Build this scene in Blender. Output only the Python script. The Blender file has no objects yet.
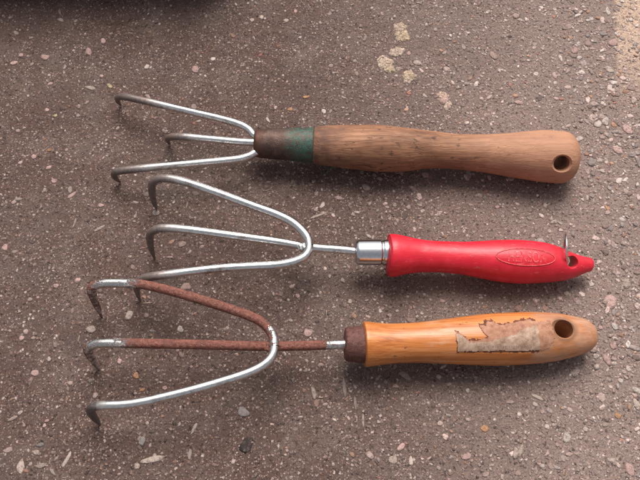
import bpy, bmesh, math, random
import numpy as np
from mathutils import Vector, Matrix

S = bpy.context.scene
COL = S.collection
R = math.radians

# ------------------------------------------------------------------ camera, light, exposure
TILT, DIST, FPX = R(26), 0.48, 800.0          # tilt from straight down, metres to the ground, focal length in photo pixels
cam_d = bpy.data.cameras.new('camera')
cam_d.sensor_width, cam_d.lens = 36.0, 36.0 * FPX / 640
cam_d.clip_start, cam_d.clip_end = 0.01, 100
cam = bpy.data.objects.new('camera', cam_d); COL.objects.link(cam)
CAM = Vector((0, -DIST * math.sin(TILT), DIST * math.cos(TILT)))
cam.location = CAM; cam.rotation_euler = (TILT, 0, 0)
S.camera = cam

SUN_EL, SUN_AZ = R(60), R(8)                   # azimuth measured from +Y towards +X
w = bpy.data.worlds.new('World'); S.world = w; w.use_nodes = True
nt = w.node_tree; nt.nodes.clear()
sky = nt.nodes.new('ShaderNodeTexSky'); sky.sky_type = 'NISHITA'; sky.sun_disc = False
sky.sun_elevation, sky.sun_rotation = SUN_EL, SUN_AZ
sky.air_density, sky.dust_density, sky.ozone_density = 1.0, 6.0, 0.6
hs = nt.nodes.new('ShaderNodeHueSaturation'); hs.inputs['Saturation'].default_value = 0.25   # overcast: the blue is veiled
bg = nt.nodes.new('ShaderNodeBackground'); bg.inputs['Strength'].default_value = 0.05
wo = nt.nodes.new('ShaderNodeOutputWorld')
nt.links.new(sky.outputs[0], hs.inputs['Color']); nt.links.new(hs.outputs[0], bg.inputs['Color']); nt.links.new(bg.outputs[0], wo.inputs[0])

sd = bpy.data.lights.new('sun', 'SUN'); sd.energy = 1.5; sd.angle = R(36); sd.color = (1.0, 0.93, 0.87)
sun = bpy.data.objects.new('sun', sd); COL.objects.link(sun)
sdir = Vector((math.sin(SUN_AZ) * math.cos(SUN_EL), math.cos(SUN_AZ) * math.cos(SUN_EL), math.sin(SUN_EL)))
sun.rotation_euler = sdir.to_track_quat('Z', 'Y').to_euler(); sun.location = (0, 0, 2)

S.view_settings.view_transform = 'Standard'; S.view_settings.look = 'None'
S.view_settings.exposure = 1.28; S.view_settings.gamma = 1.0

# ------------------------------------------------------------------ helpers
VD = Vector((0, math.sin(TILT), -math.cos(TILT))); VU = Vector((0, math.cos(TILT), math.sin(TILT))); VR = Vector((1, 0, 0))
def at(px, py, z=0.0):
    """the place at height z seen at photo pixel (px, py)"""
    d = VD * FPX + VR * (px - 320) + VU * (240 - py)
    return CAM + d * ((z - CAM.z) / d.z)
def depth(p): return (p - CAM).dot(VD)

def pchip(xs, ys):
    xs, ys = np.asarray(xs, float), np.asarray(ys, float)
    h = np.diff(xs); dl = np.diff(ys) / h
    m = np.zeros_like(ys)
    for i in range(1, len(xs) - 1):
        if dl[i-1] * dl[i] > 0:
            w1, w2 = 2*h[i] + h[i-1], h[i] + 2*h[i-1]
            m[i] = (w1 + w2) / (w1 / dl[i-1] + w2 / dl[i])
    m[0], m[-1] = dl[0], dl[-1]
    def f(x):
        i = int(min(max(np.searchsorted(xs, x) - 1, 0), len(h) - 1))
        t = (x - xs[i]) / h[i]
        return ((1+2*t)*(1-t)**2*ys[i] + t*(1-t)**2*h[i]*m[i] + t*t*(3-2*t)*ys[i+1] + t*t*(t-1)*h[i]*m[i+1])
    return f

def spline(pts, n):
    """Catmull-Rom (centripetal-ish) through tuples of any length"""
    P = np.array(pts, float); P = np.vstack([2*P[0]-P[1], P, 2*P[-1]-P[-2]])
    out = []
    for i in range(1, len(P) - 2):
        for k in range(n):
            t = k / n
            a, b, c, d = P[i-1], P[i], P[i+1], P[i+2]
            out.append(0.5*((2*b) + (c-a)*t + (2*a-5*b+4*c-d)*t*t + (3*b-a-3*c+d)*t**3))
    out.append(P[-2])
    return np.array(out)

def link(name, me, mat, parent=None, smooth=True):
    o = bpy.data.objects.new(name, me); COL.objects.link(o)
    if mat: me.materials.append(mat)
    if smooth: me.polygons.foreach_set('use_smooth', [True] * len(me.polygons))
    if parent:
        o.parent = parent
        me.transform(Matrix.Translation(-parent_loc(parent)))
    me.update()
    return o
def parent_loc(p):
    l = Vector(p.location)
    while p.parent: p = p.parent; l += Vector(p.location)
    return l
def mesh(verts, faces, name='m'):
    me = bpy.data.meshes.new(name); me.from_pydata([tuple(v) for v in verts], [], faces)
    bm = bmesh.new(); bm.from_mesh(me); bmesh.ops.recalc_face_normals(bm, faces=bm.faces); bm.to_mesh(me); bm.free()
    return me
def thing(name, label, cat, loc, group=None):
    o = bpy.data.objects.new(name, None); COL.objects.link(o); o.location = loc
    o.empty_display_size = 0.02
    o['label'] = label; o['category'] = cat
    if group: o['group'] = group
    return o

def tube_mesh(pts, rads, n=20, cap0=True, cap1=True, jitter=0.0, seed=0):
    rnd = random.Random(seed)
    P = [Vector(p[:3]) for p in pts]; V, F = [], []
    nrm = None
    for i, p in enumerate(P):
        t = (P[min(i+1, len(P)-1)] - P[max(i-1, 0)]).normalized()
        if nrm is None: nrm = t.cross(Vector((0, 0, 1))).normalized()
        nrm = (nrm - t * nrm.dot(t)).normalized(); b = t.cross(nrm)
        for k in range(n):
            a = 2*math.pi*k/n
            V.append(p + (nrm*math.cos(a) + b*math.sin(a)) * rads[i] * (1 + jitter*rnd.uniform(-1, 1)))
    for i in range(len(P)-1):
        for k in range(n):
            F.append((i*n+k, i*n+(k+1) % n, (i+1)*n+(k+1) % n, (i+1)*n+k))
    if cap0: F.append(tuple(range(n))[::-1])
    if cap1: F.append(tuple((len(P)-1)*n+k for k in range(n)))
    return mesh(V, F)

def rod(name, ctrl, r, mat, parent, taper=None, cap0=True, cap1=True, jitter=0.0, seed=0, n=8):
    """ctrl: (px, py, z[, radius factor]) through photo pixels at true heights; taper: length (fraction) of the pointed end"""
    pts = [tuple(at(c[0], c[1], c[2])) + ((c[3] if len(c) > 3 else 1.0),) for c in ctrl]
    sp = spline(pts, n)
    rr = [max(r * s[3], r*0.12) for s in sp]
    return link(name, tube_mesh(sp, rr, cap0=cap0, cap1=cap1, jitter=jitter, seed=seed), mat, parent)

class Turned:
    """a turned body: outline (photo x, top y, bottom y), heights of its axis, round section"""
    def __init__(s, st, z0, z1, end0=0, end1=0, p0=2.2, p1=2.2):
        xs = [a[0] for a in st]
        s.x0, s.x1 = xs[0], xs[-1]
        s.cy = pchip(xs, [(a[1]+a[2])/2 for a in st]); s.hw = pchip(xs, [(a[2]-a[1])/2 for a in st])
        s.z0, s.z1, s.e0, s.e1, s.p0, s.p1 = z0, z1, end0, end1, p0, p1
    def c(s, x):
        t = (x - s.x0) / (s.x1 - s.x0)
        return at(x, s.cy(x), s.z0 + (s.z1 - s.z0) * t)
    def rpx(s, x):
        r = s.hw(x)
        if s.e0 and x < s.x0 + s.e0: r *= max(0.0, 1 - ((s.x0 + s.e0 - x)/s.e0)**s.p0) ** 0.5
        if s.e1 and x > s.x1 - s.e1: r *= max(0.0, 1 - ((x - s.x1 + s.e1)/s.e1)**s.p1) ** 0.5
        return r
    def frame(s, x):
        c = s.c(x); t = (s.c(x + 3) - s.c(x - 3)).normalized() if s.x0 + 3 < x < s.x1 - 3 else (s.c(s.x1-4) - s.c(s.x0+4)).normalized()
        e0 = (CAM - c).normalized(); e0 = (e0 - t*e0.dot(t)).normalized(); e1 = t.cross(e0)
        if e1.dot(VU) < 0: e1 = -e1
        return c, t, e0, e1
    def surf(s, x, py, off=0.0):
        """the skin at photo pixel (x, py), lifted by off metres"""
        c, t, e0, e1 = s.frame(x); rp = s.rpx(x)
        sa = max(-0.98, min(0.98, (s.cy(x) - py) / rp)); ca = math.sqrt(1 - sa*sa)
        return c + (e0*ca + e1*sa) * (rp * depth(c) / FPX + off)
    def mesh(s, n=72, seed=0, lump=0.0, step=2.0):
        xs = []
        if s.e0: xs += [s.x0 + s.e0*(1-math.cos(k*math.pi/32)) for k in range(16)]
        a, b = s.x0 + s.e0, s.x1 - s.e1; m = max(2, int((b-a)/step))
        xs += [a + (b-a)*k/m for k in range(m+1)]
        if s.e1: xs += [s.x1 - s.e1 + s.e1*math.sin(k*math.pi/32) for k in range(1, 17)]
        V, F = [], []; rnd = random.Random(seed); ph = [rnd.uniform(0, 6.28) for _ in range(8)]
        for x in xs:
            c, t, e0, e1 = s.frame(x); r = max(s.rpx(x), 0.15) * depth(c)/FPX
            for k in range(n):
                a = 2*math.pi*k/n
                l = 1 + lump*(math.sin(2*a+ph[0]+x*.013)+.6*math.sin(3*a+ph[1]-x*.021)+.5*math.sin(5*a+ph[2]+x*.05)*math.sin(x*.07+ph[3]))
                V.append(c + (e0*math.cos(a) + e1*math.sin(a))*r*l)
        for i in range(len(xs)-1):
            for k in range(n):
                F.append((i*n+k, i*n+(k+1) % n, (i+1)*n+(k+1) % n, (i+1)*n+k))
        F.append(tuple(range(n))[::-1]); F.append(tuple((len(xs)-1)*n+k for k in range(n)))
        return mesh(V, F)

def drill(me, p, axis, r, countersink=1.35, depth_cs=0.0012, top=0.0):
    """bore a hole through a mesh along axis, its mouths eased; p on the axis, top = distance from p to the upper mouth"""
    prof = [(-0.06, r), (top-depth_cs, r), (top-0.3*depth_cs, r*(1+.55*(countersink-1))), (top+0.4*depth_cs, r*countersink), (0.06, r*countersink*1.02)]
    ax = axis.normalized(); u = ax.cross(Vector((1, 0, 0))).normalized(); v = ax.cross(u); n = 40
    V, F = [], []
    for h, rr in prof:
        for k in range(n):
            a = 2*math.pi*k/n; V.append(p + ax*h + (u*math.cos(a)+v*math.sin(a))*rr)
    for i in range(len(prof)-1):
        for k in range(n): F.append((i*n+k, i*n+(k+1) % n, (i+1)*n+(k+1) % n, (i+1)*n+k))
    F.append(tuple(range(n))); F.append(tuple((len(prof)-1)*n+k for k in range(n)))
    cut = bpy.data.objects.new('cut', mesh(V, F)); body = bpy.data.objects.new('body', me)
    COL.objects.link(cut); COL.objects.link(body)
    m = body.modifiers.new('b', 'BOOLEAN'); m.operation = 'DIFFERENCE'; m.object = cut; m.solver = 'EXACT'
    dg = bpy.context.evaluated_depsgraph_get(); dg.update()
    out = bpy.data.meshes.new_from_object(body.evaluated_get(dg))
    bpy.data.objects.remove(cut); bpy.data.objects.remove(body)
    return out
def sharpen(o, ang=35):
    """smooth shading that still breaks at hard edges"""
    me = o.data; bm = bmesh.new(); bm.from_mesh(me)
    for e in bm.edges:
        if len(e.link_faces) == 2 and e.calc_face_angle(0) > R(ang): e.smooth = False
    bm.to_mesh(me); bm.free()

# ------------------------------------------------------------------ materials
class NT:
    def __init__(s, name):
        s.m = bpy.data.materials.new(name); s.m.use_nodes = True; s.t = s.m.node_tree; s.t.nodes.clear()
        s.out = s.n('OutputMaterial'); s.b = s.n('BsdfPrincipled'); s.l(s.b.outputs[0], s.out.inputs[0])
        s.tc = s.n('TexCoord'); s.obj = s.tc.outputs['Object']
    def n(s, t): return s.t.nodes.new('ShaderNode' + t)
    def l(s, a, b): s.t.links.new(a, b)
    def put(s, v, sock):
        if isinstance(v, bpy.types.NodeSocket): s.l(v, sock)
        elif isinstance(v, (tuple, list)) and sock.type == 'RGBA' and len(v) == 3: sock.default_value = (*v, 1)
        else: sock.default_value = v
    def mapping(s, scale=(1, 1, 1), loc=(0, 0, 0), src=None, rot=(0, 0, 0)):
        m = s.n('Mapping'); m.inputs['Scale'].default_value = scale; m.inputs['Location'].default_value = loc; m.inputs['Rotation'].default_value = rot
        s.l(src or s.obj, m.inputs[0]); return m.outputs[0]
    def noise(s, scale, detail=4, rough=.55, src=None, dist=0.0):
        n = s.n('TexNoise'); n.inputs['Scale'].default_value = scale; n.inputs['Detail'].default_value = detail
        n.inputs['Roughness'].default_value = rough; n.inputs['Distortion'].default_value = dist
        s.l(src or s.obj, n.inputs['Vector']); return n.outputs['Fac']
    def ramp(s, f, stops, interp='LINEAR'):
        r = s.n('ValToRGB'); r.color_ramp.interpolation = interp; e = r.color_ramp.elements
        while len(e) > 1: e.remove(e[-1])
        for i, (p, c) in enumerate(stops):
            q = e[0] if i == 0 else e.new(p)
            q.position = p; q.color = (c, c, c, 1) if isinstance(c, (int, float)) else (*c, 1)
        s.put(f, r.inputs[0]); return r.outputs[0]
    def mix(s, f, a, b, mode='MIX'):
        m = s.n('Mix'); m.data_type = 'RGBA'; m.blend_type = mode
        s.put(f, m.inputs[0]); s.put(a, m.inputs[6]); s.put(b, m.inputs[7]); return m.outputs[2]
    def math(s, op, a, b=0.0, c=0.0, clamp=False):
        m = s.n('Math'); m.operation = op; m.use_clamp = clamp
        s.put(a, m.inputs[0]); s.put(b, m.inputs[1]); s.put(c, m.inputs[2]); return m.outputs[0]
    def step(s, v, a, b):
        m = s.n('MapRange'); m.interpolation_type = 'SMOOTHSTEP'; m.inputs[1].default_value = a; m.inputs[2].default_value = b
        s.put(v, m.inputs[0]); return m.outputs[0]
    def sep(s, src=None):
        m = s.n('SeparateXYZ'); s.l(src or s.obj, m.inputs[0]); return m.outputs
    def bump(s, h, dist, strength=1.0, prev=None):
        b = s.n('Bump'); b.inputs['Distance'].default_value = dist; b.inputs['Strength'].default_value = strength
        s.put(h, b.inputs['Height'])
        if prev: s.l(prev, b.inputs['Normal'])
        return b.outputs[0]
    def done(s, col=None, rough=None, metal=None, normal=None, spec=None):
        for v, k in ((col, 'Base Color'), (rough, 'Roughness'), (metal, 'Metallic'), (normal, 'Normal'), (spec, 'Specular IOR Level')):
            if v is not None: s.put(v, s.b.inputs[k])
        return s.m

def local_x(root, px, py, z=0.015): return at(px, py, z).x - root.location.x

def mat_ground():
    t = NT('weathered asphalt'); X = t.sep()
    big = t.noise(14, 5, .6); mid = t.noise(70, 5, .65); fine = t.noise(900, 3, .7); vfine = t.noise(2600, 2, .6)
    base = t.ramp(big, [(.3, (.098, .060, .052)), (.5, (.124, .080, .069)), (.7, (.134, .100, .086))])
    base = t.mix(t.ramp(mid, [(.38, 0), (.68, .75)]), base, (.128, .076, .058))
    base = t.mix(t.ramp(t.noise(38, 5, .65, t.mapping(loc=(3, 1, 0))), [(.50, 0), (.66, .55)]), base, (.20, .150, .130))
    base = t.mix(t.ramp(t.noise(27, 4, .6, t.mapping(loc=(7, 4, 0))), [(.55, 0), (.70, .5)]), base, (.105, .085, .074))
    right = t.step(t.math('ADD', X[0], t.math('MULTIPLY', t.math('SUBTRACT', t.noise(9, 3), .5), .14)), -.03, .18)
    base = t.mix(t.math('MULTIPLY', right, .85), base, (.32, .240, .210))  # paler worn surface to the right, with a light gradient painted in as well
    # grit: two sizes of grains, each cell its own tone
    def grains(scale, lo, hi, keep, col):
        warp = t.n('VectorMath'); warp.operation = 'MULTIPLY_ADD'
        nz = t.n('TexNoise'); nz.inputs['Scale'].default_value = scale*1.2; nz.inputs['Detail'].default_value = 2; t.l(t.obj, nz.inputs['Vector'])
        t.l(nz.outputs['Color'], warp.inputs[0]); warp.inputs[1].default_value = (.9/scale,)*3; t.l(t.obj, warp.inputs[2])
        v = t.n('TexVoronoi'); v.inputs['Scale'].default_value = scale; v.inputs['Randomness'].default_value = 1; t.l(warp.outputs[0], v.inputs['Vector'])
        sc = t.n('SeparateColor'); t.l(v.outputs['Color'], sc.inputs[0])
        body = t.step(v.outputs['Distance'], hi, lo)
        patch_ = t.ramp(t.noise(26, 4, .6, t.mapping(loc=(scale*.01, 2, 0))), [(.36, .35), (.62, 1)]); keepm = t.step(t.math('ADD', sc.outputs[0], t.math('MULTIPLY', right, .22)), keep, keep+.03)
        mask = t.math('MULTIPLY', t.math('MULTIPLY', body, keepm), patch_)
        return mask, t.ramp(sc.outputs[1], col, 'CONSTANT')
    tones = [(0, (.050, .036, .033)), (.11, (.26, .175, .15)), (.38, (.19, .155, .14)), (.52, (.38, .27, .235)), (.76, (.29, .175, .125)), (.85, (.56, .44, .39))]
    m1, c1 = grains(430, .22, .46, .50, tones)
    m2, c2 = grains(950, .2, .5, .40, tones)
    col = t.mix(t.ramp(fine, [(.32, .95), (.66, 0)]), base, t.mix(1, base, (.5, .47, .46), 'MULTIPLY'))
    col = t.mix(t.math('MULTIPLY', m2, .75), col, c2)
    col = t.mix(t.math('MULTIPLY', m1, .9), col, c1)
    pits = t.ramp(t.noise(420, 3, .6), [(.33, 1), (.385, 0)])
    col = t.mix(t.math('MULTIPLY', t.math('MULTIPLY', pits, t.ramp(t.noise(33, 4, .6), [(.42, .15), (.62, 1)])), .7), col, (.03, .024, .022))
    # tan sand washed against the edge at the upper right
    p = at(634, 20); dx = t.math('SUBTRACT', t.math('SUBTRACT', X[0], at(615, 20).x), t.math('MULTIPLY', t.math('SUBTRACT', X[1], at(619, 20).y), (at(619, 0).x-at(621, 100).x)/(at(619, 0).y-at(621, 100).y))); wob = t.math('MULTIPLY', t.math('SUBTRACT', t.noise(110, 5, .7), .5), .014)
    sand = t.math('MULTIPLY', t.step(t.math('ADD', dx, wob), -.001, .003), t.step(t.math('ADD', X[1], t.math('MULTIPLY', wob, 3.)), at(634, 125).y, at(634, 35).y))
    sc = t.ramp(t.noise(900, 4, .7), [(.3, (.30, .20, .145)), (.5, (.52, .37, .275)), (.7, (.68, .52, .41))])
    col = t.mix(t.math('MULTIPLY', sand, t.ramp(t.noise(330, 4, .7), [(.36, .4), (.52, .95)])), col, sc)
    h = t.math('ADD', t.math('MULTIPLY', fine, .5), t.math('ADD', t.math('MULTIPLY', vfine, .25), t.math('MULTIPLY', m1, .5)))
    h = t.math('SUBTRACT', h, t.math('MULTIPLY', pits, .6))
    n = t.bump(h, .0014, 1.0)
    n = t.bump(t.noise(180, 4, .6), .0022, .6, n)
    return t.done(col, .85, 0, n, .3)

def mat_chips(clean=False):
    t = NT('lichen crust' if clean else 'embedded stone'); a = t.n('Attribute'); a.attribute_name = 'chip'; a.attribute_type = 'GEOMETRY'
    f = t.noise(1400, 3, .6)
    col = t.mix(t.ramp(f, [(.3, .55), (.65, 0)]), a.outputs['Color'], t.mix(1, a.outputs['Color'], (.55, .5, .48), 'MULTIPLY'))
    if clean:
        col = t.mix(t.ramp(t.noise(900, 5, .8), [(.47, 0), (.60, .85)]), col, (.20, .145, .12))
        return t.done(col, .9, 0, t.bump(t.noise(1100, 4, .8), .0009, .9), .2)
    d = t.math('ADD', t.noise(520, 5, .75), t.math('MULTIPLY', t.math('SUBTRACT', t.noise(1600, 3, .7), .5), .25))
    dirt = t.ramp(t.noise(900, 3, .7), [(.32, (.095, .062, .052)), (.66, (.22, .155, .135))])
    col = t.mix(t.ramp(d, [(.50, 0), (.62, .75)]), col, dirt)
    return t.done(col, .8, 0, t.bump(t.math('ADD', f, d), .0007, .8), .25)

def mat_steel(name, tips=None, tarnish=(.10, .085, .08), rough=.2, amount=.35, dull=.06):
    """bare drawn wire; tips = (local x where wear begins, local x of full wear)"""
    t = NT(name); n1 = t.noise(260, 4, .6); n2 = t.noise(1800, 3, .6, t.mapping((.25, 1, 1)))
    col = t.mix(t.ramp(n2, [(.4, 0), (.75, amount)]), (.84, .83, .82), (.36, .32, .30))
    m = t.ramp(n1, [(.52, 0), (.72, amount)]); rg = t.math('MULTIPLY_ADD', n2, .18, rough - .05)
    metal = 1.0
    if tips:
        X = t.sep()[0]
        e = t.step(t.math('ADD', X, t.math('MULTIPLY', t.math('SUBTRACT', t.noise(350, 3), .5), .012)), tips[0], tips[1])
        dirt = t.ramp(t.noise(700, 4, .65), [(.3, tarnish), (.7, tuple(c*1.9 for c in tarnish))])
        col = t.mix(e, col, dirt); rg = t.math('MULTIPLY_ADD', e, .25, rg); metal = t.math('SUBTRACT', 1.0, t.math('MULTIPLY', e, .55))
    st = t.ramp(t.noise(95, 6, .75, t.mapping(loc=(1, 3, 2))), [(.53, 0), (.64, .7)])
    col = t.mix(m, col, (.17, .12, .10)); col = t.mix(st, col, (.20, .13, .10)); rg = t.math('MULTIPLY_ADD', st, .18, rg)
    return t.done(col, rg, metal, t.bump(n2, .0002, .25))

def mat_rust(name, bare=None, bright=.0):
    """scaly brown rust; bare = list of (x0, x1, x2, x3) local trapezoids where bright metal shows"""
    t = NT(name); n1 = t.noise(500, 5, .65); n2 = t.noise(1500, 4, .7); X = t.sep()[0]
    col = t.ramp(n1, [(.3, (.085, .027, .018)), (.5, (.185, .060, .040)), (.68, (.28, .105, .072))])
    col = t.mix(t.ramp(n2, [(.58, 0), (.68, .8)]), col, (.46, .30, .25))
    rg = t.math('MULTIPLY_ADD', n2, -.25, .68); metal = t.ramp(n2, [(.60, 0), (.7, .5)])
    hgt = t.math('ADD', n1, t.math('MULTIPLY', n2, .6))
    if bare:
        e = None
        for x0, x1, x2, x3 in bare:
            xx = t.math('ADD', X, t.math('MULTIPLY', t.math('SUBTRACT', t.noise(1, 6, .75, t.mapping((330, 420, 420))), .5), .040))
            k = t.math('MULTIPLY', t.step(xx, x0, x1), t.step(xx, x3, x2)); e = k if e is None else t.math('MAXIMUM', e, k)
        col = t.mix(e, col, t.mix(t.ramp(n2, [(.42, 0), (.62, .8)]), (.74, .73, .72), (.40, .33, .29))); rg = t.mix(e, rg, (.24,)*3); metal = t.math('MAXIMUM', metal, e); hgt = t.math('MULTIPLY', hgt, t.math('SUBTRACT', 1.0, t.math('MULTIPLY', e, .92)))
    return t.done(col, rg, metal, t.bump(hgt, .0010, .9))

def mat_wood_grey(root):
    t = NT('old bare wood'); X = t.sep()
    g = t.noise(1, 5, .6, t.mapping((14, 520, 520)), 0.4); g2 = t.noise(1, 3, .5, t.mapping((30, 1500, 1500)))
    blot = t.noise(90, 5, .65, t.mapping((.5, 1, 1))); spk = t.noise(420, 3, .6, t.mapping((.45, 1, 1)))
    col = t.ramp(g, [(.28, (.16, .066, .036)), (.48, (.33, .158, .085)), (.62, (.41, .21, .118)), (.8, (.46, .26, .16))])
    col = t.mix(t.ramp(blot, [(.42, 0), (.68, .75)]), col, (.20, .098, .056))
    stain = t.noise(48, 6, .7, t.mapping((.35, 1, 1), loc=(5, 2, 0)))
    lft = t.step(X[0], local_x(root, 560, 150), local_x(root, 400, 150))
    col = t.mix(t.math('MULTIPLY', t.ramp(stain, [(.48, 0), (.62, .62)]), t.math('MULTIPLY_ADD', lft, .75, .25)), col, (.105, .050, .032))
    crack = t.noise(1, 2, .4, t.mapping((9, 240, 240), loc=(2, 7, 3)), .3)
    ck = t.ramp(t.math('ABSOLUTE', t.math('SUBTRACT', crack, .5)), [(.0, .85), (.012, 0)])
    col = t.mix(t.math('MULTIPLY', ck, t.ramp(t.noise(40, 3), [(.5, 0), (.6, 1)])), col, (.045, .022, .015))
    col = t.mix(t.ramp(g2, [(.35, .55), (.5, 0)]), col, (.12, .055, .032))
    col = t.mix(t.ramp(spk, [(.62, 0), (.68, .85)]), col, (.06, .030, .020))
    rt = t.step(X[0], local_x(root, 420, 150), local_x(root, 545, 150))
    col = t.mix(t.math('MULTIPLY', rt, .55), col, (.50, .26, .165))
    lf = t.step(X[0], local_x(root, 362, 150), local_x(root, 318, 150))
    col = t.mix(t.math('MULTIPLY', t.math('MULTIPLY', lf, t.ramp(t.noise(200, 4), [(.35, .3), (.65, 1)])), .85), col, (.10, .050, .040))
    return t.done(col, t.math('MULTIPLY_ADD', g, -.12, .70), 0, t.bump(t.math('SUBTRACT', t.math('ADD', g, t.math('MULTIPLY', t.math('SUBTRACT', g2, spk), .6)), t.math('MULTIPLY', ck, .6)), .0005, .5), .28)

def mat_wood_varnish(root, hole):
    t = NT('orange varnished wood'); X = t.sep()
    g = t.noise(1, 5, .6, t.mapping((11, 330, 330), rot=(0, 0, R(3))), .6); g2 = t.noise(1, 3, .5, t.mapping((26, 1300, 1300)))
    col = t.ramp(g, [(.28, (.31, .085, .018)), (.48, (.50, .168, .045)), (.66, (.60, .245, .085)), (.8, (.38, .115, .026))])
    col = t.mix(t.ramp(g2, [(.32, .5), (.5, 0)]), col, (.27, .085, .018))
    spk = t.noise(300, 3, .6, t.mapping((.6, 1, 1)))
    col = t.mix(t.ramp(spk, [(.665, 0), (.71, .8)]), col, (.12, .035, .012))
    # bare worn wood towards the butt
    wr = t.math('ADD', X[0], t.math('MULTIPLY', t.math('SUBTRACT', t.noise(70, 4), .5), .05))
    worn = t.math('MULTIPLY', t.step(wr, local_x(root, 515, 330), local_x(root, 540, 330)), t.ramp(t.noise(120, 4, .6), [(.36, .25), (.6, .95)]))
    col = t.mix(worn, col, t.ramp(t.noise(1, 4, .6, t.mapping((20, 400, 400))), [(.3, (.30, .145, .085)), (.7, (.50, .29, .19))]))
    sp = t.math('MULTIPLY', t.step(t.math('ABSOLUTE', t.math('SUBTRACT', X[0], local_x(root, 436, 335))), .012, .002), t.ramp(t.noise(1, 5, .7, t.mapping((60, 260, 260))), [(.48, 0), (.6, .6)]))
    col = t.mix(sp, col, (.55, .29, .17))
    # dark grime round the hole
    d = t.n('VectorMath'); d.operation = 'DISTANCE'; t.l(t.obj, d.inputs[0]); d.inputs[1].default_value = hole
    dd = t.math('ADD', d.outputs['Value'], t.math('MULTIPLY', t.math('SUBTRACT', t.noise(300, 3), .5), .003))
    col = t.mix(t.math('MULTIPLY', t.step(dd, .0088, .0062), .7), col, (.20, .105, .06))
    return t.done(col, t.math('MULTIPLY_ADD', worn, .22, .36), 0, t.bump(t.math('ADD', g, t.math('MULTIPLY', t.math('ADD', spk, g2), .4)), .0004, .35), .45)

def mat_red():
    t = NT('worn red plastic'); a = t.noise(120, 4, .6); sc = t.noise(1, 4, .7, t.mapping((60, 900, 900)))
    col = t.ramp(a, [(.3, (.50, .008, .022)), (.6, (.60, .014, .034)), (.75, (.64, .030, .050))])
    col = t.mix(t.ramp(sc, [(.60, 0), (.78, .4)]), col, (.62, .10, .09))
    dirt = t.noise(380, 4, .65)
    col = t.mix(t.ramp(dirt, [(.60, 0), (.72, .6)]), col, (.22, .02, .02))
    scf = t.noise(1, 5, .75, t.mapping((130, 420, 420), loc=(3, 5, 1), rot=(0, 0, .5)))
    col = t.mix(t.ramp(scf, [(.60, 0), (.72, .55)]), col, (.66, .22, .19))
    return t.done(col, t.math('MULTIPLY_ADD', sc, .2, .32), 0, t.bump(t.math('ADD', sc, dirt), .0003, .3), .5)

def mat_red_raised():
    t = NT('rubbed red plastic'); a = t.noise(900, 4, .6)
    return t.done(t.ramp(a, [(.42, (.58, .014, .028)), (.6, (.68, .14, .13))]), .42, 0, t.bump(a, .0002, .3), .5)

def mat_ferrule_old(root):
    t = NT('rusty ferrule with green paint'); X = t.sep()[0]
    n = t.noise(240, 5, .65); n2 = t.noise(1300, 4, .65)
    col = t.ramp(n, [(.3, (.050, .030, .024)), (.5, (.098, .060, .048)), (.7, (.150, .098, .080))])
    e = t.step(t.math('ADD', X, t.math('MULTIPLY', t.math('SUBTRACT', t.noise(260, 6, .8), .5), .034)), local_x(root, 279, 143), local_x(root, 300, 144))
    gr = t.ramp(n2, [(.3, (.022, .052, .040)), (.52, (.032, .092, .068)), (.72, (.10, .18, .145))])
    e = t.math('MULTIPLY', e, t.ramp(t.noise(420, 6, .8), [(.42, .12), (.54, .95)]))
    col = t.mix(e, col, gr)
    e2 = t.step(X, local_x(root, 268, 143), local_x(root, 258, 143)); col = t.mix(t.math('MULTIPLY', e2, .6), col, (.11, .045, .030))
    return t.done(col, t.math('MULTIPLY_ADD', n2, .3, .38), t.math('SUBTRACT', .55, t.math('MULTIPLY', e, .5)), t.bump(t.math('ADD', n, n2), .0005, .5), .4)

def mat_chrome():
    t = NT('chromed tube'); n = t.noise(600, 4, .6)
    return t.done(t.mix(t.ramp(n, [(.5, 0), (.75, .5)]), (.72, .72, .74), (.40, .38, .38)), t.math('MULTIPLY_ADD', n, .2, .10), 1.0, t.bump(n, .0002, .15))

def mat_collar():
    t = NT('brown rusted collar'); n = t.noise(420, 5, .65); n2 = t.noise(1600, 3, .6)
    col = t.ramp(n, [(.3, (.060, .024, .020)), (.5, (.115, .046, .038)), (.7, (.165, .075, .060))])
    return t.done(col, .62, .1, t.bump(t.math('ADD', n, n2), .0005, .6), .35)

def mat_paper(name, c0, c1, c2):
    t = NT(name); n = t.noise(260, 5, .7); n2 = t.noise(1300, 4, .7)
    col = t.ramp(n, [(.3, c0), (.5, c1), (.72, c2)])
    col = t.mix(t.ramp(n2, [(.58, 0), (.68, .6)]), col, (.17, .085, .055))
    return t.done(col, .7, 0, t.bump(n2, .0002, .5), .3)
def mat_plain(name, c, rough=.7):
    t = NT(name); n = t.noise(800, 4, .6)
    return t.done(t.mix(t.ramp(n, [(.3, .5), (.7, 0)]), c, tuple(x*.6 for x in c)), rough)

# ------------------------------------------------------------------ ground
def sheet(x0, x1, y0, y1, z=0.0): return mesh([(x0, y0, z), (x1, y0, z), (x1, y1, z), (x0, y1, z)], [(0, 1, 2, 3)])
g = link('ground', sheet(-2.5, 2.5, -2.5, 2.5), mat_ground(), smooth=False); g['kind'] = 'structure'

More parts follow.
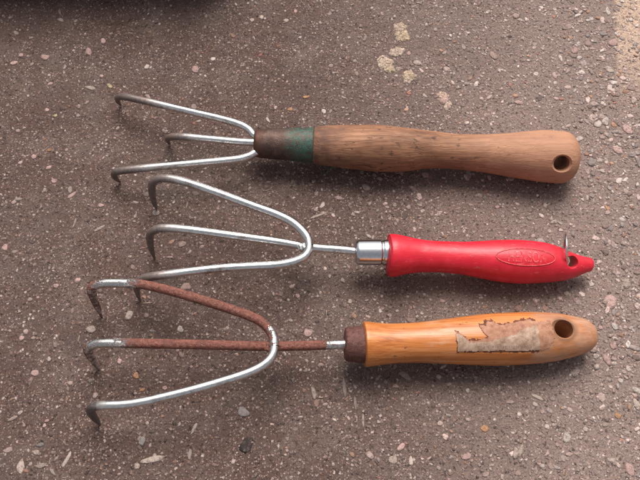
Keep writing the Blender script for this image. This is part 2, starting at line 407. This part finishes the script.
# ---- made-up concrete block out of view at the upper left, added to shade that corner
bm = bmesh.new(); bmesh.ops.create_cube(bm, size=1)
x0, x1, y0, y1, hh = -1.6, at(235, 0).x, at(0, -16).y, at(0, -16).y + .35, .080
for v in bm.verts: v.co = Vector(((x0+x1)/2 + v.co.x*(x1-x0), (y0+y1)/2 + v.co.y*(y1-y0), hh/2 - .002 + v.co.z*(hh+.004)))
bmesh.ops.bevel(bm, geom=list(bm.edges), offset=.006, segments=3, affect='EDGES')
me = bpy.data.meshes.new('step'); bm.to_mesh(me); bm.free()
def mat_shade_block():
    t = NT('shade block concrete'); n = t.noise(60, 6, .65); f = t.noise(900, 3, .7)
    return t.done(t.mix(t.ramp(f, [(.3, .5), (.7, 0)]), t.ramp(n, [(.3, (.10, .08, .07)), (.7, (.17, .14, .125))]), (.06, .05, .045)), .9, 0, t.bump(t.math('ADD', n, f), .001, .6))
shade_block = link('step', me, mat_shade_block()); shade_block['kind'] = 'structure'  # unseen block, added only for the shade it casts

# ---- stone chips set in the surface
ico = {}
def ico_base(sub):
    if sub not in ico:
        bm = bmesh.new(); bmesh.ops.create_icosphere(bm, subdivisions=sub, radius=1.0)
        ico[sub] = (np.array([v.co[:] for v in bm.verts]), np.array([[v.index for v in f.verts] for f in bm.faces])); bm.free()
    return ico[sub]
rng = np.random.default_rng(11)
CHIPCOL = np.array([[.42, .32, .29], [.36, .30, .275], [.30, .225, .20], [.235, .20, .19], [.47, .39, .35], [.36, .21, .14], [.30, .13, .09], [.05, .04, .037], [.22, .16, .14], [.52, .45, .41]])
CHIPP = np.array([.19, .15, .17, .10, .12, .04, .03, .03, .12, .05])
def chip_batch(cx, cy, a, b, h, rot, col, sub):
    """cx, cy centres; a, b half-lengths; h height above the ground; returns verts, faces, colours"""
    bv, bf = ico_base(sub); n = len(cx); m = len(bv)
    P = np.repeat(bv[None], n, 0) * (1 + rng.uniform(-.10, .10, (n, m)))[..., None]
    th, rho = np.arctan2(P[..., 1], P[..., 0]), np.hypot(P[..., 0], P[..., 1])
    lim = np.full((n, m), 9.0)                                     # broken edges: each chip is cut by a few random planes
    ang = np.cumsum(rng.uniform(.55, 1.75, (n, 7)), 1); dist = rng.uniform(.42, 1.0, (n, 7))
    for q in range(7):
        cq = np.cos(th - ang[:, q:q+1]); lim = np.minimum(lim, np.where(cq > .05, dist[:, q:q+1]/np.maximum(cq, .05), 9.0))
    k = np.minimum(1.0, lim/np.maximum(rho, 1e-6)); P[..., 0] *= k; P[..., 1] *= k
    X, Y, Z = P[..., 0]*a[:, None], P[..., 1]*b[:, None], P[..., 2]
    c, s = np.cos(rot)[:, None], np.sin(rot)[:, None]
    z = np.where(Z > 0, np.minimum(Z, .62)*h[:, None]/.62, Z*.0008)
    V = np.stack([cx[:, None] + X*c - Y*s, cy[:, None] + X*s + Y*c, z], -1).reshape(-1, 3)
    F = (bf[None] + (np.arange(n)*m)[:, None, None]).reshape(-1, 3)
    C = np.repeat(np.concatenate([col, np.ones((n, 1))], 1), m, 0)
    return V, F, C
def chips_object(name, batches, mat):
    V, F, C, o = [], [], [], 0
    for v, f, c in batches: V.append(v); F.append(f + o); C.append(c); o += len(v)
    V, F, C = np.concatenate(V), np.concatenate(F), np.concatenate(C)
    me = bpy.data.meshes.new(name); me.vertices.add(len(V)); me.vertices.foreach_set('co', V.ravel())
    me.loops.add(F.size); me.loops.foreach_set('vertex_index', F.ravel().astype(np.int32))
    me.polygons.add(len(F)); me.polygons.foreach_set('loop_start', (np.arange(len(F))*3).astype(np.int32))
    me.update(calc_edges=True)
    at_ = me.color_attributes.new('chip', 'FLOAT_COLOR', 'POINT'); at_.data.foreach_set('color', C.ravel())
    return link(name, me, mat, smooth=True)
def vnoise(x, y, s, seed):
    r = np.random.default_rng(seed); G = r.random((64, 64)); u, v = x/s+31.3, y/s+31.7
    i, j = np.floor(u).astype(int), np.floor(v).astype(int); fu, fv = u-i, v-j; fu, fv = fu*fu*(3-2*fu), fv*fv*(3-2*fv)
    g_ = lambda a, b: G[a % 64, b % 64]
    return (g_(i, j)*(1-fu)+g_(i+1, j)*fu)*(1-fv) + (g_(i, j+1)*(1-fu)+g_(i+1, j+1)*fu)*fv
def scatter(n, xr, yr, bias):
    x = rng.uniform(*xr, n*3); y = rng.uniform(*yr, n*3)
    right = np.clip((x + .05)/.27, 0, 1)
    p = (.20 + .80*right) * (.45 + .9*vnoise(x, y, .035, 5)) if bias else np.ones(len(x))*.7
    k = rng.random(len(x)) < p
    return x[k][:n], y[k][:n]
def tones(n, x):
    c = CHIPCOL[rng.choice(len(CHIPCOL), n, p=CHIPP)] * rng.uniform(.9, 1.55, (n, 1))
    rt_ = np.clip((x+.03)/.2, 0, 1)[:, None]; base = np.array([.160, .105, .090])*(1-rt_) + np.array([.31, .23, .20])*rt_; c = c*(1 + .35*rt_); k = rng.beta(1.9, 1.2, (n, 1)) * (.72 + .28*np.clip((x+.1)/.25, 0, 1))[:, None]  # chips pale to the right too: part wear, part brighter light put into their colour
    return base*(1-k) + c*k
B = []
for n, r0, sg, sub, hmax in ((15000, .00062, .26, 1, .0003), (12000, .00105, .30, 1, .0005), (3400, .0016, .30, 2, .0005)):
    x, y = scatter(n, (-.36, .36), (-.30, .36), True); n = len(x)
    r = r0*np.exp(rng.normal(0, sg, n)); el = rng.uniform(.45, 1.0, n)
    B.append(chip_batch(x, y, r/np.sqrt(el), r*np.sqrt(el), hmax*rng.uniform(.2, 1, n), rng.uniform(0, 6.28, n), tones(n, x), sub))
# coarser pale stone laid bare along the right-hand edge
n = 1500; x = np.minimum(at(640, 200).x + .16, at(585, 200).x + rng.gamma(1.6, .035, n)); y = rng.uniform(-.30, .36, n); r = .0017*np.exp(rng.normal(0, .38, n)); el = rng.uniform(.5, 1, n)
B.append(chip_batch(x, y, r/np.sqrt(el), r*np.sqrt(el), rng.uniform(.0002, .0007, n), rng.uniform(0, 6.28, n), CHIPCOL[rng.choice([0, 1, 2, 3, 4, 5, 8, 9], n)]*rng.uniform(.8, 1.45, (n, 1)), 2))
# straw-like slivers
n = 420; x, y = scatter(n, (-.36, .36), (-.30, .36), False); n = len(x)
B.append(chip_batch(x, y, rng.uniform(.0010, .0034, n), rng.uniform(.00022, .00055, n), rng.uniform(.0002, .0006, n), rng.normal(1.0, .7, n), np.array([.40, .32, .26])*rng.uniform(.5, 1.1, (n, 1)), 2))
# the stones one can pick out: photo x, y, half-length, half-width (pixels), turn (degrees), tone
PK, BE, GY, YE, OR, LT, DK = (.46, .31, .28), (.42, .34, .29), (.27, .24, .23), (.42, .34, .19), (.42, .23, .12), (.54, .46, .41), (.045, .035, .032)
STONES = [(45, 57, 5, 4, 20, PK), (14, 63, 4.5, 2.5, 5, PK), (21, 55, 3, 3, 50, PK), (89, 52, 3, 5.5, 20, PK), (103, 41, 3, 4, 0, PK), (90, 88, 5.5, 2.8, 0, BE), (110, 86, 4, 3, -20, YE),
 (50, 84, 3.2, 3, 0, PK), (147, 67, 3.2, 3, 0, LT), (195, 69, 5, 5.5, 30, PK), (213, 59, 2.8, 2.6, 0, LT), (61, 20, 4, 2.4, -25, BE), (76, 21, 2.5, 2, 0, BE), (60, 12, 1.5, 4, 25, BE), (31, 38, 3, 2, 0, BE), (16, 33, 3.5, 2, -40, BE),
 (252, 20, 4, 3, -30, BE), (262, 17, 3, 3, 0, BE), (286, 21, 3.2, 3, 0, BE), (296, 11, 2.6, 2.6, 0, PK), (102, 76, 2.5, 2.5, 0, PK), (47, 110, 2.8, 2.8, 0, PK), (55, 116, 3, 2.5, 20, YE), (306, 97, 4, 2.6, 10, OR), (290, 110, 3.5, 2.5, 20, OR),
 (409, 53, 3, 3, 0, PK), (444, 100, 6, 4.5, 30, PK), (449, 107, 3, 4, 0, PK), (519, 103, 5, 3.2, -20, PK), (512, 101, 2, 3, 0, BE), (589, 20, 5.5, 3.5, 5, LT), (575, 51, 5, 5.5, 10, PK), (608, 11, 3, 7, 0, LT), (613, 42, 6.5, 5, 15, PK), (617, 34, 2.5, 4, 30, LT), (609, 70, 4, 5, 40, BE), (628, 130, 6, 7, 20, PK), (618, 150, 5, 8, 40, PK), (634, 100, 4, 6, 0, BE), (520, 20, 4, 3, 10, BE), (488, 12, 4, 3, 30, BE),
 (567, 437, 5, 4.6, 0, LT), (467, 456, 6.5, 3.5, 15, PK), (400, 448, 5, 2.6, 50, PK), (393, 460, 4, 3, 0, BE), (516, 454, 2.5, 7, -12, BE), (521, 449, 2, 6, -20, BE), (537, 397, 7, 2.5, -30, BE), (535, 404, 4, 2.2, -30, LT), (468, 390, 2.4, 2.4, 0, LT), (484, 428, 3.5, 3, 0, OR), (452, 409, 3, 1.8, 20, BE),
 (630, 470, 3.5, 7, 0, PK), (618, 416, 4, 3, 0, OR), (637, 405, 4, 7, 20, BE), (605, 425, 3, 2, 0, BE), (613, 460, 3, 2.6, 0, BE), (12, 419, 6, 2.2, 28, BE), (20, 413, 2.5, 1.6, 45, LT), (67, 459, 1.6, 8, -22, LT), (40, 466, 6, 2, 10, BE), (52, 471, 5, 1.6, -40, BE), (21, 468, 3.5, 6, 0, BE), (47, 421, 2.5, 2, 0, PK), (40, 445, 4, 1.8, 20, GY),
 (150, 460, 12, 2.6, 12, BE), (138, 466, 3, 3, 0, BE), (142, 441, 5, 4, 0, GY), (194, 428, 1.6, 7, -24, LT), (190, 455, 2, 6, 0, BE), (246, 443, 6, 7, 0, DK), (243, 412, 6, 4, 0, GY), (35, 373, 3.5, 3.4, 0, PK), (36, 452, 3, 2, 0, BE), (22, 338, 2.6, 2.6, 0, PK), (91, 330, 5, 4.4, 0, BE), (129, 315, 3.5, 5, -25, BE), (186, 286, 6, 4, 10, (.30, .21, .18)), (181, 329, 3.2, 3, 0, LT), (136, 376, 3.5, 3, 0, OR), (119, 361, 2.5, 3, 0, PK), (165, 388, 3, 2.4, 0, PK), (142, 390, 3, 2, 30, OR),
 (48, 168, 4, 3, 30, PK), (54, 181, 3.6, 2.6, 0, PK), (72, 195, 5, 2, 40, PK), (70, 190, 2, 4, 10, BE), (34, 157, 3, 3, 0, PK), (50, 150, 3.5, 2, 0, OR), (74, 225, 1.4, 7, -10, BE), (98, 229, 6, 1.5, 30, BE), (5, 247, 4, 4, 0, PK), (56, 286, 3, 2.4, 0, PK), (78, 280, 2.6, 2.4, 0, PK), (101, 205, 3, 2.5, 0, PK), (268, 120, 1.4, 4.5, 28, LT), (317, 216, 10, 1.3, 24, BE), (308, 333, 5, 5, 20, PK), (343, 281, 4, 2.5, -50, BE), (314, 393, 1.8, 6, 12, BE), (344, 386, 1.6, 9, 8, BE), (297, 296, 2.4, 2.4, 0, PK), (350, 301, 3, 2.4, 0, BE), (395, 386, 3, 2.4, 0, PK), (363, 420, 1.4, 7, 0, BE), (355, 402, 1.4, 6, 5, BE),
 (607, 360, 4, 5, 0, PK), (613, 345, 3.5, 3.5, 0, PK), (596, 356, 3, 3, 0, LT), (601, 328, 2.4, 2.4, 0, PK), (627, 284, 4, 5, 0, BE), (610, 302, 7, 6, 10, PK), (566, 293, 3, 2.6, 0, BE), (575, 300, 2.6, 2.4, 0, PK), (480, 295, 3, 2.4, 0, BE), (442, 301, 3, 2.4, 0, PK), (480, 195, 3, 2.6, 0, BE), (497, 207, 3, 2.4, 0, PK), (545, 205, 3, 3, 0, BE), (470, 205, 2.6, 2, 0, BE), (420, 205, 2.6, 2, 0, BE), (395, 205, 2.6, 2, 0, BE)]
sa = np.array([s[:5] for s in STONES], float); sp = [at(s[0], s[1]) for s in STONES]; px = DIST/FPX
B.append(chip_batch(np.array([p.x for p in sp]), np.array([p.y for p in sp]), sa[:, 2]*px*1.25, sa[:, 3]*px*1.35, np.full(len(sa), .0004), np.radians(sa[:, 4]), np.array([s[5] for s in STONES])*rng.uniform(.85, 1.15, (len(sa), 1))*np.where(np.minimum(sa[:, 2], sa[:, 3])[:, None] < 2.3, .8, 1.0), 2))
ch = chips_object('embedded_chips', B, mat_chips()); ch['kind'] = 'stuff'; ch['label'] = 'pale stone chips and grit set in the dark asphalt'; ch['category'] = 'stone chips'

# ---- crusts of lichen near the top edge
L = []
for (cx, cy, rx, ry, n, c) in ((400, 27, 6, 4, 26, BE), (402, 36, 7, 6, 30, YE), (397, 52, 8, 5, 34, LT), (386, 65, 8, 7, 40, BE), (390, 69, 4, 4, 18, YE), (382, 60, 5, 5, 16, LT), (409, 76, 6.5, 4.5, 34, YE), (407, 79, 4, 3, 14, LT), (443, 97, 5, 5, 24, PK), (448, 106, 3, 5, 14, LT)):
    n = n*2; a = rng.uniform(0, 6.28, n); q = np.sqrt(rng.random(n))*.85; pp = [at(cx + rx*q[i]*math.cos(a[i]), cy + ry*q[i]*math.sin(a[i])) for i in range(n)]
    r = rng.uniform(.0006, .0026, n)
    L.append(chip_batch(np.array([p.x for p in pp]), np.array([p.y for p in pp]), r*1.3, r*.9, rng.uniform(.0002, .0005, n), rng.uniform(0, 6.28, n), (np.array(c)*.35 + np.array((.60, .46, .34))*.65)*rng.uniform(.9, 1.3, (n, 1)), 1))
lo = chips_object('lichen', L, mat_chips(True)); lo['kind'] = 'stuff'; lo['label'] = 'pale yellowish lichen crusts on the asphalt above the wooden handle'; lo['category'] = 'lichen'

# ------------------------------------------------------------------ the three cultivators
GROUP = 'hand cultivators laid in a row'

# ---- top: grey wooden handle
t1 = thing('hand_cultivator', 'hand cultivator with bare brown wooden handle and a dark ferrule partly painted green', 'hand cultivator', at(440, 160), GROUP)
H1 = Turned([(312, 128.5, 162.5), (318, 127, 164.5), (335, 125.6, 167), (360, 125, 170), (380, 125.3, 172), (400, 127, 172), (425, 130, 169), (452, 133.3, 169), (480, 134, 172), (505, 132.8, 176), (525, 131, 179.5), (545, 130, 182.5), (560, 131, 183.5), (579, 133, 183)],
            .0172, .0148, end0=2, end1=20, p0=2, p1=2.6)
me = H1.mesh(lump=.012, seed=3)
hp = H1.surf(556, 163.5); c = H1.c(556); ax = (hp - c).normalized()
ax = (ax*.75 + H1.frame(556)[2]*.25).normalized()
me = drill(me, hp, ax, .0047, 1.42, .0016, 0.0)
h = link('handle', me, mat_wood_grey(t1), t1); sharpen(h)
F1 = Turned([(254.5, 131, 155), (257, 129.3, 157), (262, 128.8, 158), (285, 128, 160.3), (308, 127.4, 162.4), (311.8, 127.3, 162.6), (313.4, 128, 162.0)], .0172 + .0004, .0172)
fe = F1.mesh(lump=.004, seed=5, step=1.0); f1 = link('ferrule', fe, mat_ferrule_old(t1), t1); sharpen(f1, 50)
st1 = mat_steel('drawn steel tine', (local_x(t1, 180, 110), local_x(t1, 136, 110)), (.125, .098, .09))
rod('tine', [(262, 138, .0180), (254, 135, .0182), (249, 129.5, .0186), (240, 124.5, .0190), (222, 119, .0194), (190, 111.5, .0198), (160, 104.5, .0198), (138, 99.5, .0192), (126, 97, .0176), (119, 97, .0135, .95), (117.5, 100.5, .0075, .7), (120.5, 105, .0012, .3)], .0023, st1, t1)
st1b = mat_steel('drawn steel tine', (local_x(t1, 204, 140), local_x(t1, 180, 140)), (.125, .098, .09))
rod('tine', [(262, 143, .0180), (254, 142.5, .0182), (240, 141.8, .0184), (220, 140, .0186), (196, 137.8, .0184), (180, 136.5, .0176), (171, 137, .0150, .95), (167.5, 139.5, .0090, .75), (169.5, 144, .0014, .3)], .0023, st1b, t1)
rod('tine', [(262, 150, .0180), (255, 152.5, .0182), (249, 156, .0184), (238, 159, .0186), (220, 161, .0188), (190, 163.8, .0190), (160, 166.6, .0190), (138, 168.8, .0184), (122, 170.5, .0168), (115, 172.5, .0130, .95), (115, 177, .0075, .75), (120, 182, .0012, .3)], .0024, st1, t1)

# ---- middle: red plastic handle
t2 = thing('hand_cultivator', 'hand cultivator with a red plastic handle, chrome ferrule and shiny three-tine fork', 'hand cultivator', at(470, 268), GROUP)
H2 = Turned([(386, 235, 276), (388, 234.3, 276.8), (393, 233.8, 277), (400, 234.8, 275.6), (410, 237.2, 273.6), (422, 239.6, 272.4), (440, 241, 272.4), (460, 241.6, 274.2), (480, 240.8, 278), (500, 239.8, 281.8), (518, 239.8, 283.6), (538, 241.5, 283), (556, 246.3, 282), (565, 250, 280.4), (572, 252.6, 278.2), (580, 255.2, 275), (587, 257, 272.4), (593.5, 257.8, 271)],
            .0190, .0118, end0=4, end1=6, p0=2, p1=2.8)
me = H2.mesh(); hp = H2.surf(568, 261.3); ax = H2.frame(568)[2]
me = drill(me, hp, ax, .0034, 1.28, .0009, 0.0)
RED = mat_red(); h = link('handle', me, RED, t2); sharpen(h)
# raised oval badge with worn lettering
RAISED = mat_red_raised()
ell = [H2.surf(520 + 29*math.cos(a), 257.0 + 8.2*math.sin(a) + .045*29*math.cos(a), .0001) for a in [2*math.pi*k/96 for k in range(97)]]
em = link('emblem', tube_mesh(ell, [.00027]*97, 10, False, False), RAISED, h)
fc = bpy.data.curves.new('lettering', 'FONT'); fc.body = 'HENSON'; fc.size = 1; fc.extrude = .5; fc.align_x = 'CENTER'; fc.align_y = 'CENTER'
fo = bpy.data.objects.new('lettering', fc); COL.objects.link(fo)
dg = bpy.context.evaluated_depsgraph_get(); dg.update(); tm = bpy.data.meshes.new_from_object(fo.evaluated_get(dg)); bpy.data.objects.remove(fo)
xs = [v.co.x for v in tm.vertices]; ys = [v.co.y for v in tm.vertices]; xm, xM, ym, yM = min(xs), max(xs), min(ys), max(ys)
for v in tm.vertices:
    u = (v.co.x - xm)/(xM - xm); q = (v.co.y - ym)/(yM - ym)
    X_ = 502.5 + 37*u; Y_ = 261.9 - 10.6*q + .045*(X_-520)
    v.co = H2.surf(X_, Y_, .00020 if v.co.z > 0 else -.0003)
link('lettering', tm, RAISED, h, smooth=False)
F2 = Turned([(354.5, 242.5, 262), (356, 240.8, 263.8), (358.5, 239.8, 264.8), (380, 239.4, 265.3), (381, 240.1, 264.6), (382.5, 240.1, 264.6), (383.5, 239.4, 265.4), (389, 239.4, 265.4)], .0205, .0190)
f2 = link('ferrule', F2.mesh(step=.5), mat_chrome(), t2); sharpen(f2, 50)
st2 = mat_steel('bright wire', (local_x(t2, 200, 200), local_x(t2, 164, 200)), (.14, .11, .10), .16, .3)
rod('shaft', [(358, 251.5, .0207), (350, 250.6, .0208), (335, 249.2, .0212), (318, 248, .0218), (303, 246.3, .0222)], .0024, st2, t2)
rod('tine', [(309.3, 246, .0258), (307.5, 238, .0260), (302, 230.5, .0262), (292, 222, .0266), (277, 214.5, .0270), (255, 206.5, .0277), (220, 193.8, .0288), (190, 183.5, .0296), (172, 179, .0298), (160, 178.6, .0282), (152.5, 183, .0235, .97), (152, 192, .0160, .9), (154, 202, .0075, .65), (156.5, 209, .0010, .3)], .00245, st2, t2, cap0=False)
rod('tine', [(309, 247.5, .0218), (300, 245.8, .0222), (285, 243, .0230), (265, 240, .0242), (240, 236.6, .0255), (210, 232.5, .0270), (185, 229.3, .0282), (168, 228, .0286), (157, 229, .0272), (150.5, 233.5, .0225, .97), (150, 241, .0155, .9), (152, 251, .0070, .65), (154.5, 258, .0010, .3)], .0024, st2, t2)
rod('tine', [(309.3, 246, .0258), (308, 252, .0260), (303, 257.5, .0262), (292, 262, .0264), (275, 265, .0266), (250, 266.3, .0270), (220, 268.2, .0274), (190, 271.4, .0278), (168, 274.4, .0278), (152, 276.5, .0264), (141, 279.5, .0220, .97), (137, 285, .0150, .9), (137.5, 293, .0070, .65), (140, 300, .0010, .3)], .00245, st2, t2, cap0=False)
def weld(px, py, z, a, b, c, mat, root, seed):
    bm = bmesh.new(); bmesh.ops.create_icosphere(bm, subdivisions=4, radius=1); r = random.Random(seed); ph = [r.uniform(0, 6) for _ in range(6)]
    p = at(px, py, z)
    for v in bm.verts:
        k = 1 + .10*math.sin(4*v.co.x+ph[0])*math.sin(5*v.co.y+ph[1]) + .08*math.sin(9*v.co.x+ph[2]+7*v.co.z)
        v.co = p + Vector((v.co.x*a*k, v.co.y*b*k, v.co.z*c*k))
    me = bpy.data.meshes.new('weld'); bm.to_mesh(me); bm.free(); return link('weld', me, mat, root)
weld(304.5, 247, .0236, .0042, .0028, .0022, mat_steel('weld bead', None, rough=.35, amount=.8), t2, 3)
# wire ring through the hole
rc = H2.surf(563.5, 249.5, .0); vdir = (CAM - rc).normalized(); e1 = H2.frame(563)[3]; c0 = H2.c(563.5)
ringc = c0 + e1*.0093 + H2.frame(563)[2]*.0012
ring = [ringc + e1*(.0085*math.cos(a)) + vdir*(.0120*math.sin(a)) + Vector((-.0009*math.cos(a) + .0006*math.sin(a), 0, 0)) for a in [2*math.pi*k/64 for k in range(65)]]
link('hanging_ring', tube_mesh(ring, [.00075]*65, 12, False, False), mat_steel('ring wire', None, rough=.2, amount=.5), t2)

# ---- bottom: orange varnished handle
t3 = thing('hand_cultivator', 'hand cultivator with an orange varnished wooden handle, torn paper label and rusty tines', 'hand cultivator', at(480, 345), GROUP)
H3 = Turned([(362, 321.8, 367), (365, 321.3, 367), (372, 322, 366), (382, 323, 364.8), (395, 323.4, 363.3), (410, 322.8, 362.6), (428, 321.2, 363), (450, 318.4, 364), (475, 315.3, 365), (500, 313, 365.4), (525, 312.2, 364.2), (548, 312.6, 361.8), (566, 314.6, 358.2), (580, 317.4, 354.4), (597, 321, 350)],
            .0200, .0132, end0=3, end1=16, p0=2, p1=2.3)
me = H3.mesh(lump=.004, seed=9); hp = H3.surf(557.5, 328.5); c = H3.c(557.5); ax = (hp - c).normalized()
ax = (ax*.8 + H3.frame(557)[2]*.2).normalized()
me = drill(me, hp, ax, .0051, 1.48, .0018, 0.0)
h3 = link('handle', me, mat_wood_varnish(t3, hp - t3.location), t3); sharpen(h3)
def patch(name, outline, mat, off, seed, nx=70, ny=26, rag=1.0, thick=.00012):
    """a thin sheet glued on handle 3: polygon in photo pixels, ragged edges, real thickness"""
    xs = [p[0] for p in outline]; ys = [p[1] for p in outline]; x0, x1, y0, y1 = min(xs)-2, max(xs)+2, min(ys)-2, max(ys)+2
    def inside(x, y):
        r_ = False; j = len(outline)-1
        for i in range(len(outline)):
            (xi, yi), (xj, yj) = outline[i], outline[j]
            if (yi > y) != (yj > y) and x < (xj-xi)*(y-yi)/(yj-yi) + xi: r_ = not r_
            j = i
        return r_
    ii, jj = np.meshgrid(np.arange(nx+1), np.arange(ny+1), indexing='ij')
    GX, GY_ = x0 + (x1-x0)*ii/nx, y0 + (y1-y0)*jj/ny
    n1, n2 = vnoise(GX, GY_, 4.0, seed) - .5, vnoise(GX, GY_, 1.6, seed+1) - .5
    keep = [[inside(GX[i, j] + rag*(3*n1[i, j] + 1.6*n2[i, j]), GY_[i, j] + rag*(3*n2[i, j] + 1.6*n1[i, j])) for j in range(ny+1)] for i in range(nx+1)]
    vid, V, F = {}, [], []
    def vert(i, j):
        if (i, j) not in vid: vid[(i, j)] = len(V); V.append(H3.surf(GX[i, j], GY_[i, j], off + .00010*n1[i, j]))
        return vid[(i, j)]
    for i in range(nx):
        for j in range(ny):
            if keep[i][j] and keep[i+1][j] and keep[i][j+1] and keep[i+1][j+1]:
                F.append((vert(i, j), vert(i+1, j), vert(i+1, j+1), vert(i, j+1)))
    me = mesh(V, F); bm = bmesh.new(); bm.from_mesh(me)
    out = [f for f in bm.faces]
    cen = H3.c(490)
    if sum((f.normal.dot(f.calc_center_median() - H3.c(500)) for f in out)) < 0: bmesh.ops.reverse_faces(bm, faces=out)
    ex = bmesh.ops.extrude_face_region(bm, geom=list(bm.faces))
    for v in [q for q in ex['geom'] if isinstance(q, bmesh.types.BMVert)]: v.co += v.normal * thick if v.normal.length else Vector()
    bmesh.ops.recalc_face_normals(bm, faces=bm.faces); bm.to_mesh(me); bm.free()
    return link(name, me, mat, h3, smooth=False)
RES = [(451, 331), (455, 333), (463, 340), (474, 340), (481, 338), (475, 330), (474, 325), (480, 326), (482, 322), (489, 321), (493, 325), (505, 323.5), (514, 321.5), (524, 320), (530, 321.5), (531, 351.5), (500, 351.5), (480, 351.5), (452, 352)]
patch('varnish_edge', [(x + (1.0 if x > 500 else -1.0), y + (1.2 if y > 345 else -1.3)) for x, y in RES], mat_paper('dark lifted varnish', (.075, .022, .012), (.13, .042, .022), (.22, .08, .04)), .00003, 23, rag=.8, nx=110, ny=44, thick=.00008)
patch('glue_residue', [(451, 331), (455, 333), (463, 340), (474, 340), (481, 338), (475, 330), (474, 325), (480, 326), (482, 322), (489, 321), (493, 325), (505, 323.5), (514, 321.5), (524, 320), (529, 322), (545, 321), (546, 338), (540, 350), (500, 351), (480, 350), (452, 351)],
      mat_paper('brown glue residue', (.20, .085, .052), (.36, .175, .11), (.45, .25, .165)), .00013, 3, rag=.7, nx=110, ny=44)
patch('paper_label', [(451, 333), (457, 336), (463, 342), (478, 341.5), (492, 339), (500, 336), (508, 334.5), (516, 329), (523, 327), (530.5, 325), (531, 350), (517, 351), (500, 350.6), (480, 350.8), (452, 351.5)],
      mat_paper('dirty torn paper', (.22, .125, .085), (.37, .245, .175), (.52, .39, .30)), .00025, 8, rag=.45, nx=110, ny=40)
# rubbed remains of print: short strokes along the lower edge and two dots
pr = random.Random(4); V, F = [], []
def stroke(x, y, wd, ht):
    k = len(V); V.extend([H3.surf(x, y+ht, .00041), H3.surf(x+wd, y+ht, .00041), H3.surf(x+wd, y, .00041), H3.surf(x, y, .00041)]); F.append((k, k+1, k+2, k+3))
for x, y, wd, ht in ((523.3, 337.4, 2.2, 2.6), (518.6, 339.6, 1.2, 1.6), (526.2, 333.2, 1.0, 1.4)): stroke(x, y, wd, ht)
x = 470.0
while x < 522:
    if pr.random() < .72: stroke(x, 345.6 + pr.uniform(-.2, .3), pr.uniform(.35, .9), pr.uniform(1.4, 2.4))
    x += pr.uniform(.9, 1.9)
ml = mesh(V, F); link('printed_mark', ml, mat_plain('faded ink', (.24, .165, .125)), h3, smooth=False)
F3 = Turned([(344.6, 330, 358), (345.4, 328.2, 360), (347, 327.4, 361), (355, 326.5, 362.2), (362, 326, 363), (364.4, 326.2, 363), (365.2, 327, 362.4)], .0206, .0200)
f3 = link('ferrule', F3.mesh(step=.5, lump=.004, seed=2), mat_collar(), t3); sharpen(f3, 50)
lx = lambda p, q: local_x(t3, p, q, .025)
rusts = mat_rust('rusty shaft', [(lx(326, 346), lx(331, 346), lx(350, 345), lx(360, 345))])
rod('shaft', [(350, 344.3, .0206), (340, 344.5, .0207), (318, 345.2, .0211), (298, 345.8, .0216), (280, 346.2, .0220), (268, 346.2, .0223)], .0026, rusts, t3, jitter=.03, seed=1)
weld(272, 346.6, .0244, .0040, .0030, .0022, mat_rust('rusty weld'), t3, 6)
rustt = mat_rust('rusty tine', [(lx(92, 283), lx(100, 283), lx(124, 283), lx(140, 284))])
steel3 = mat_steel('bare steel tine', (lx(112, 400), lx(94, 400)), (.09, .075, .07), .2, .3)
half = mat_rust('rusty tine worn bright', [(lx(92, 283), lx(99, 283), lx(128, 283), lx(142, 284)), (lx(269.5, 335), lx(272.5, 335), lx(290, 340), lx(300, 340))])
rod('tine', [(274.3, 346.5, .0268), (273.5, 338, .0268), (269, 329, .0270), (260, 321, .0273), (247, 315, .0276), (225, 307.3, .0282), (195, 298, .0290), (165, 289.5, .0298), (142, 284.5, .0303), (120, 283, .0303), (104, 283.3, .0300), (95, 285.5, .0286), (91.5, 289.5, .0255), (93, 296, .0195, .92), (97, 306, .0100, .72), (101.5, 316, .0010, .3)], .0026, half, t3, cap0=False, jitter=.025, seed=2)
rod('tine', [(272, 346.2, .0222), (262, 346.1, .0225), (245, 345.8, .0231), (215, 345, .0243), (180, 344.2, .0257), (150, 343.6, .0268), (125, 343.1, .0276), (108, 343, .0278), (97, 343.6, .0270), (90.5, 346, .0250), (88.2, 350, .0205), (90.5, 356, .0140, .88), (95, 363, .0065, .68), (98.5, 369, .0010, .3)], .0026, rustt, t3, jitter=.025, seed=3)
rod('tine', [(274.3, 346.5, .0268), (273.3, 353, .0268), (269, 360, .0269), (260, 367, .0270), (245, 373.8, .0272), (222, 381.2, .0276), (195, 389, .0280), (165, 396.6, .0284), (140, 402.2, .0286), (122, 404.6, .0286), (106, 405.2, .0282), (97, 405.8, .0268), (91.5, 407.5, .0235), (90.5, 411, .0180), (93, 415.5, .0110, .88), (96.5, 420, .0055, .68), (99.5, 424, .0010, .3)], .0024, steel3, t3, cap0=False)
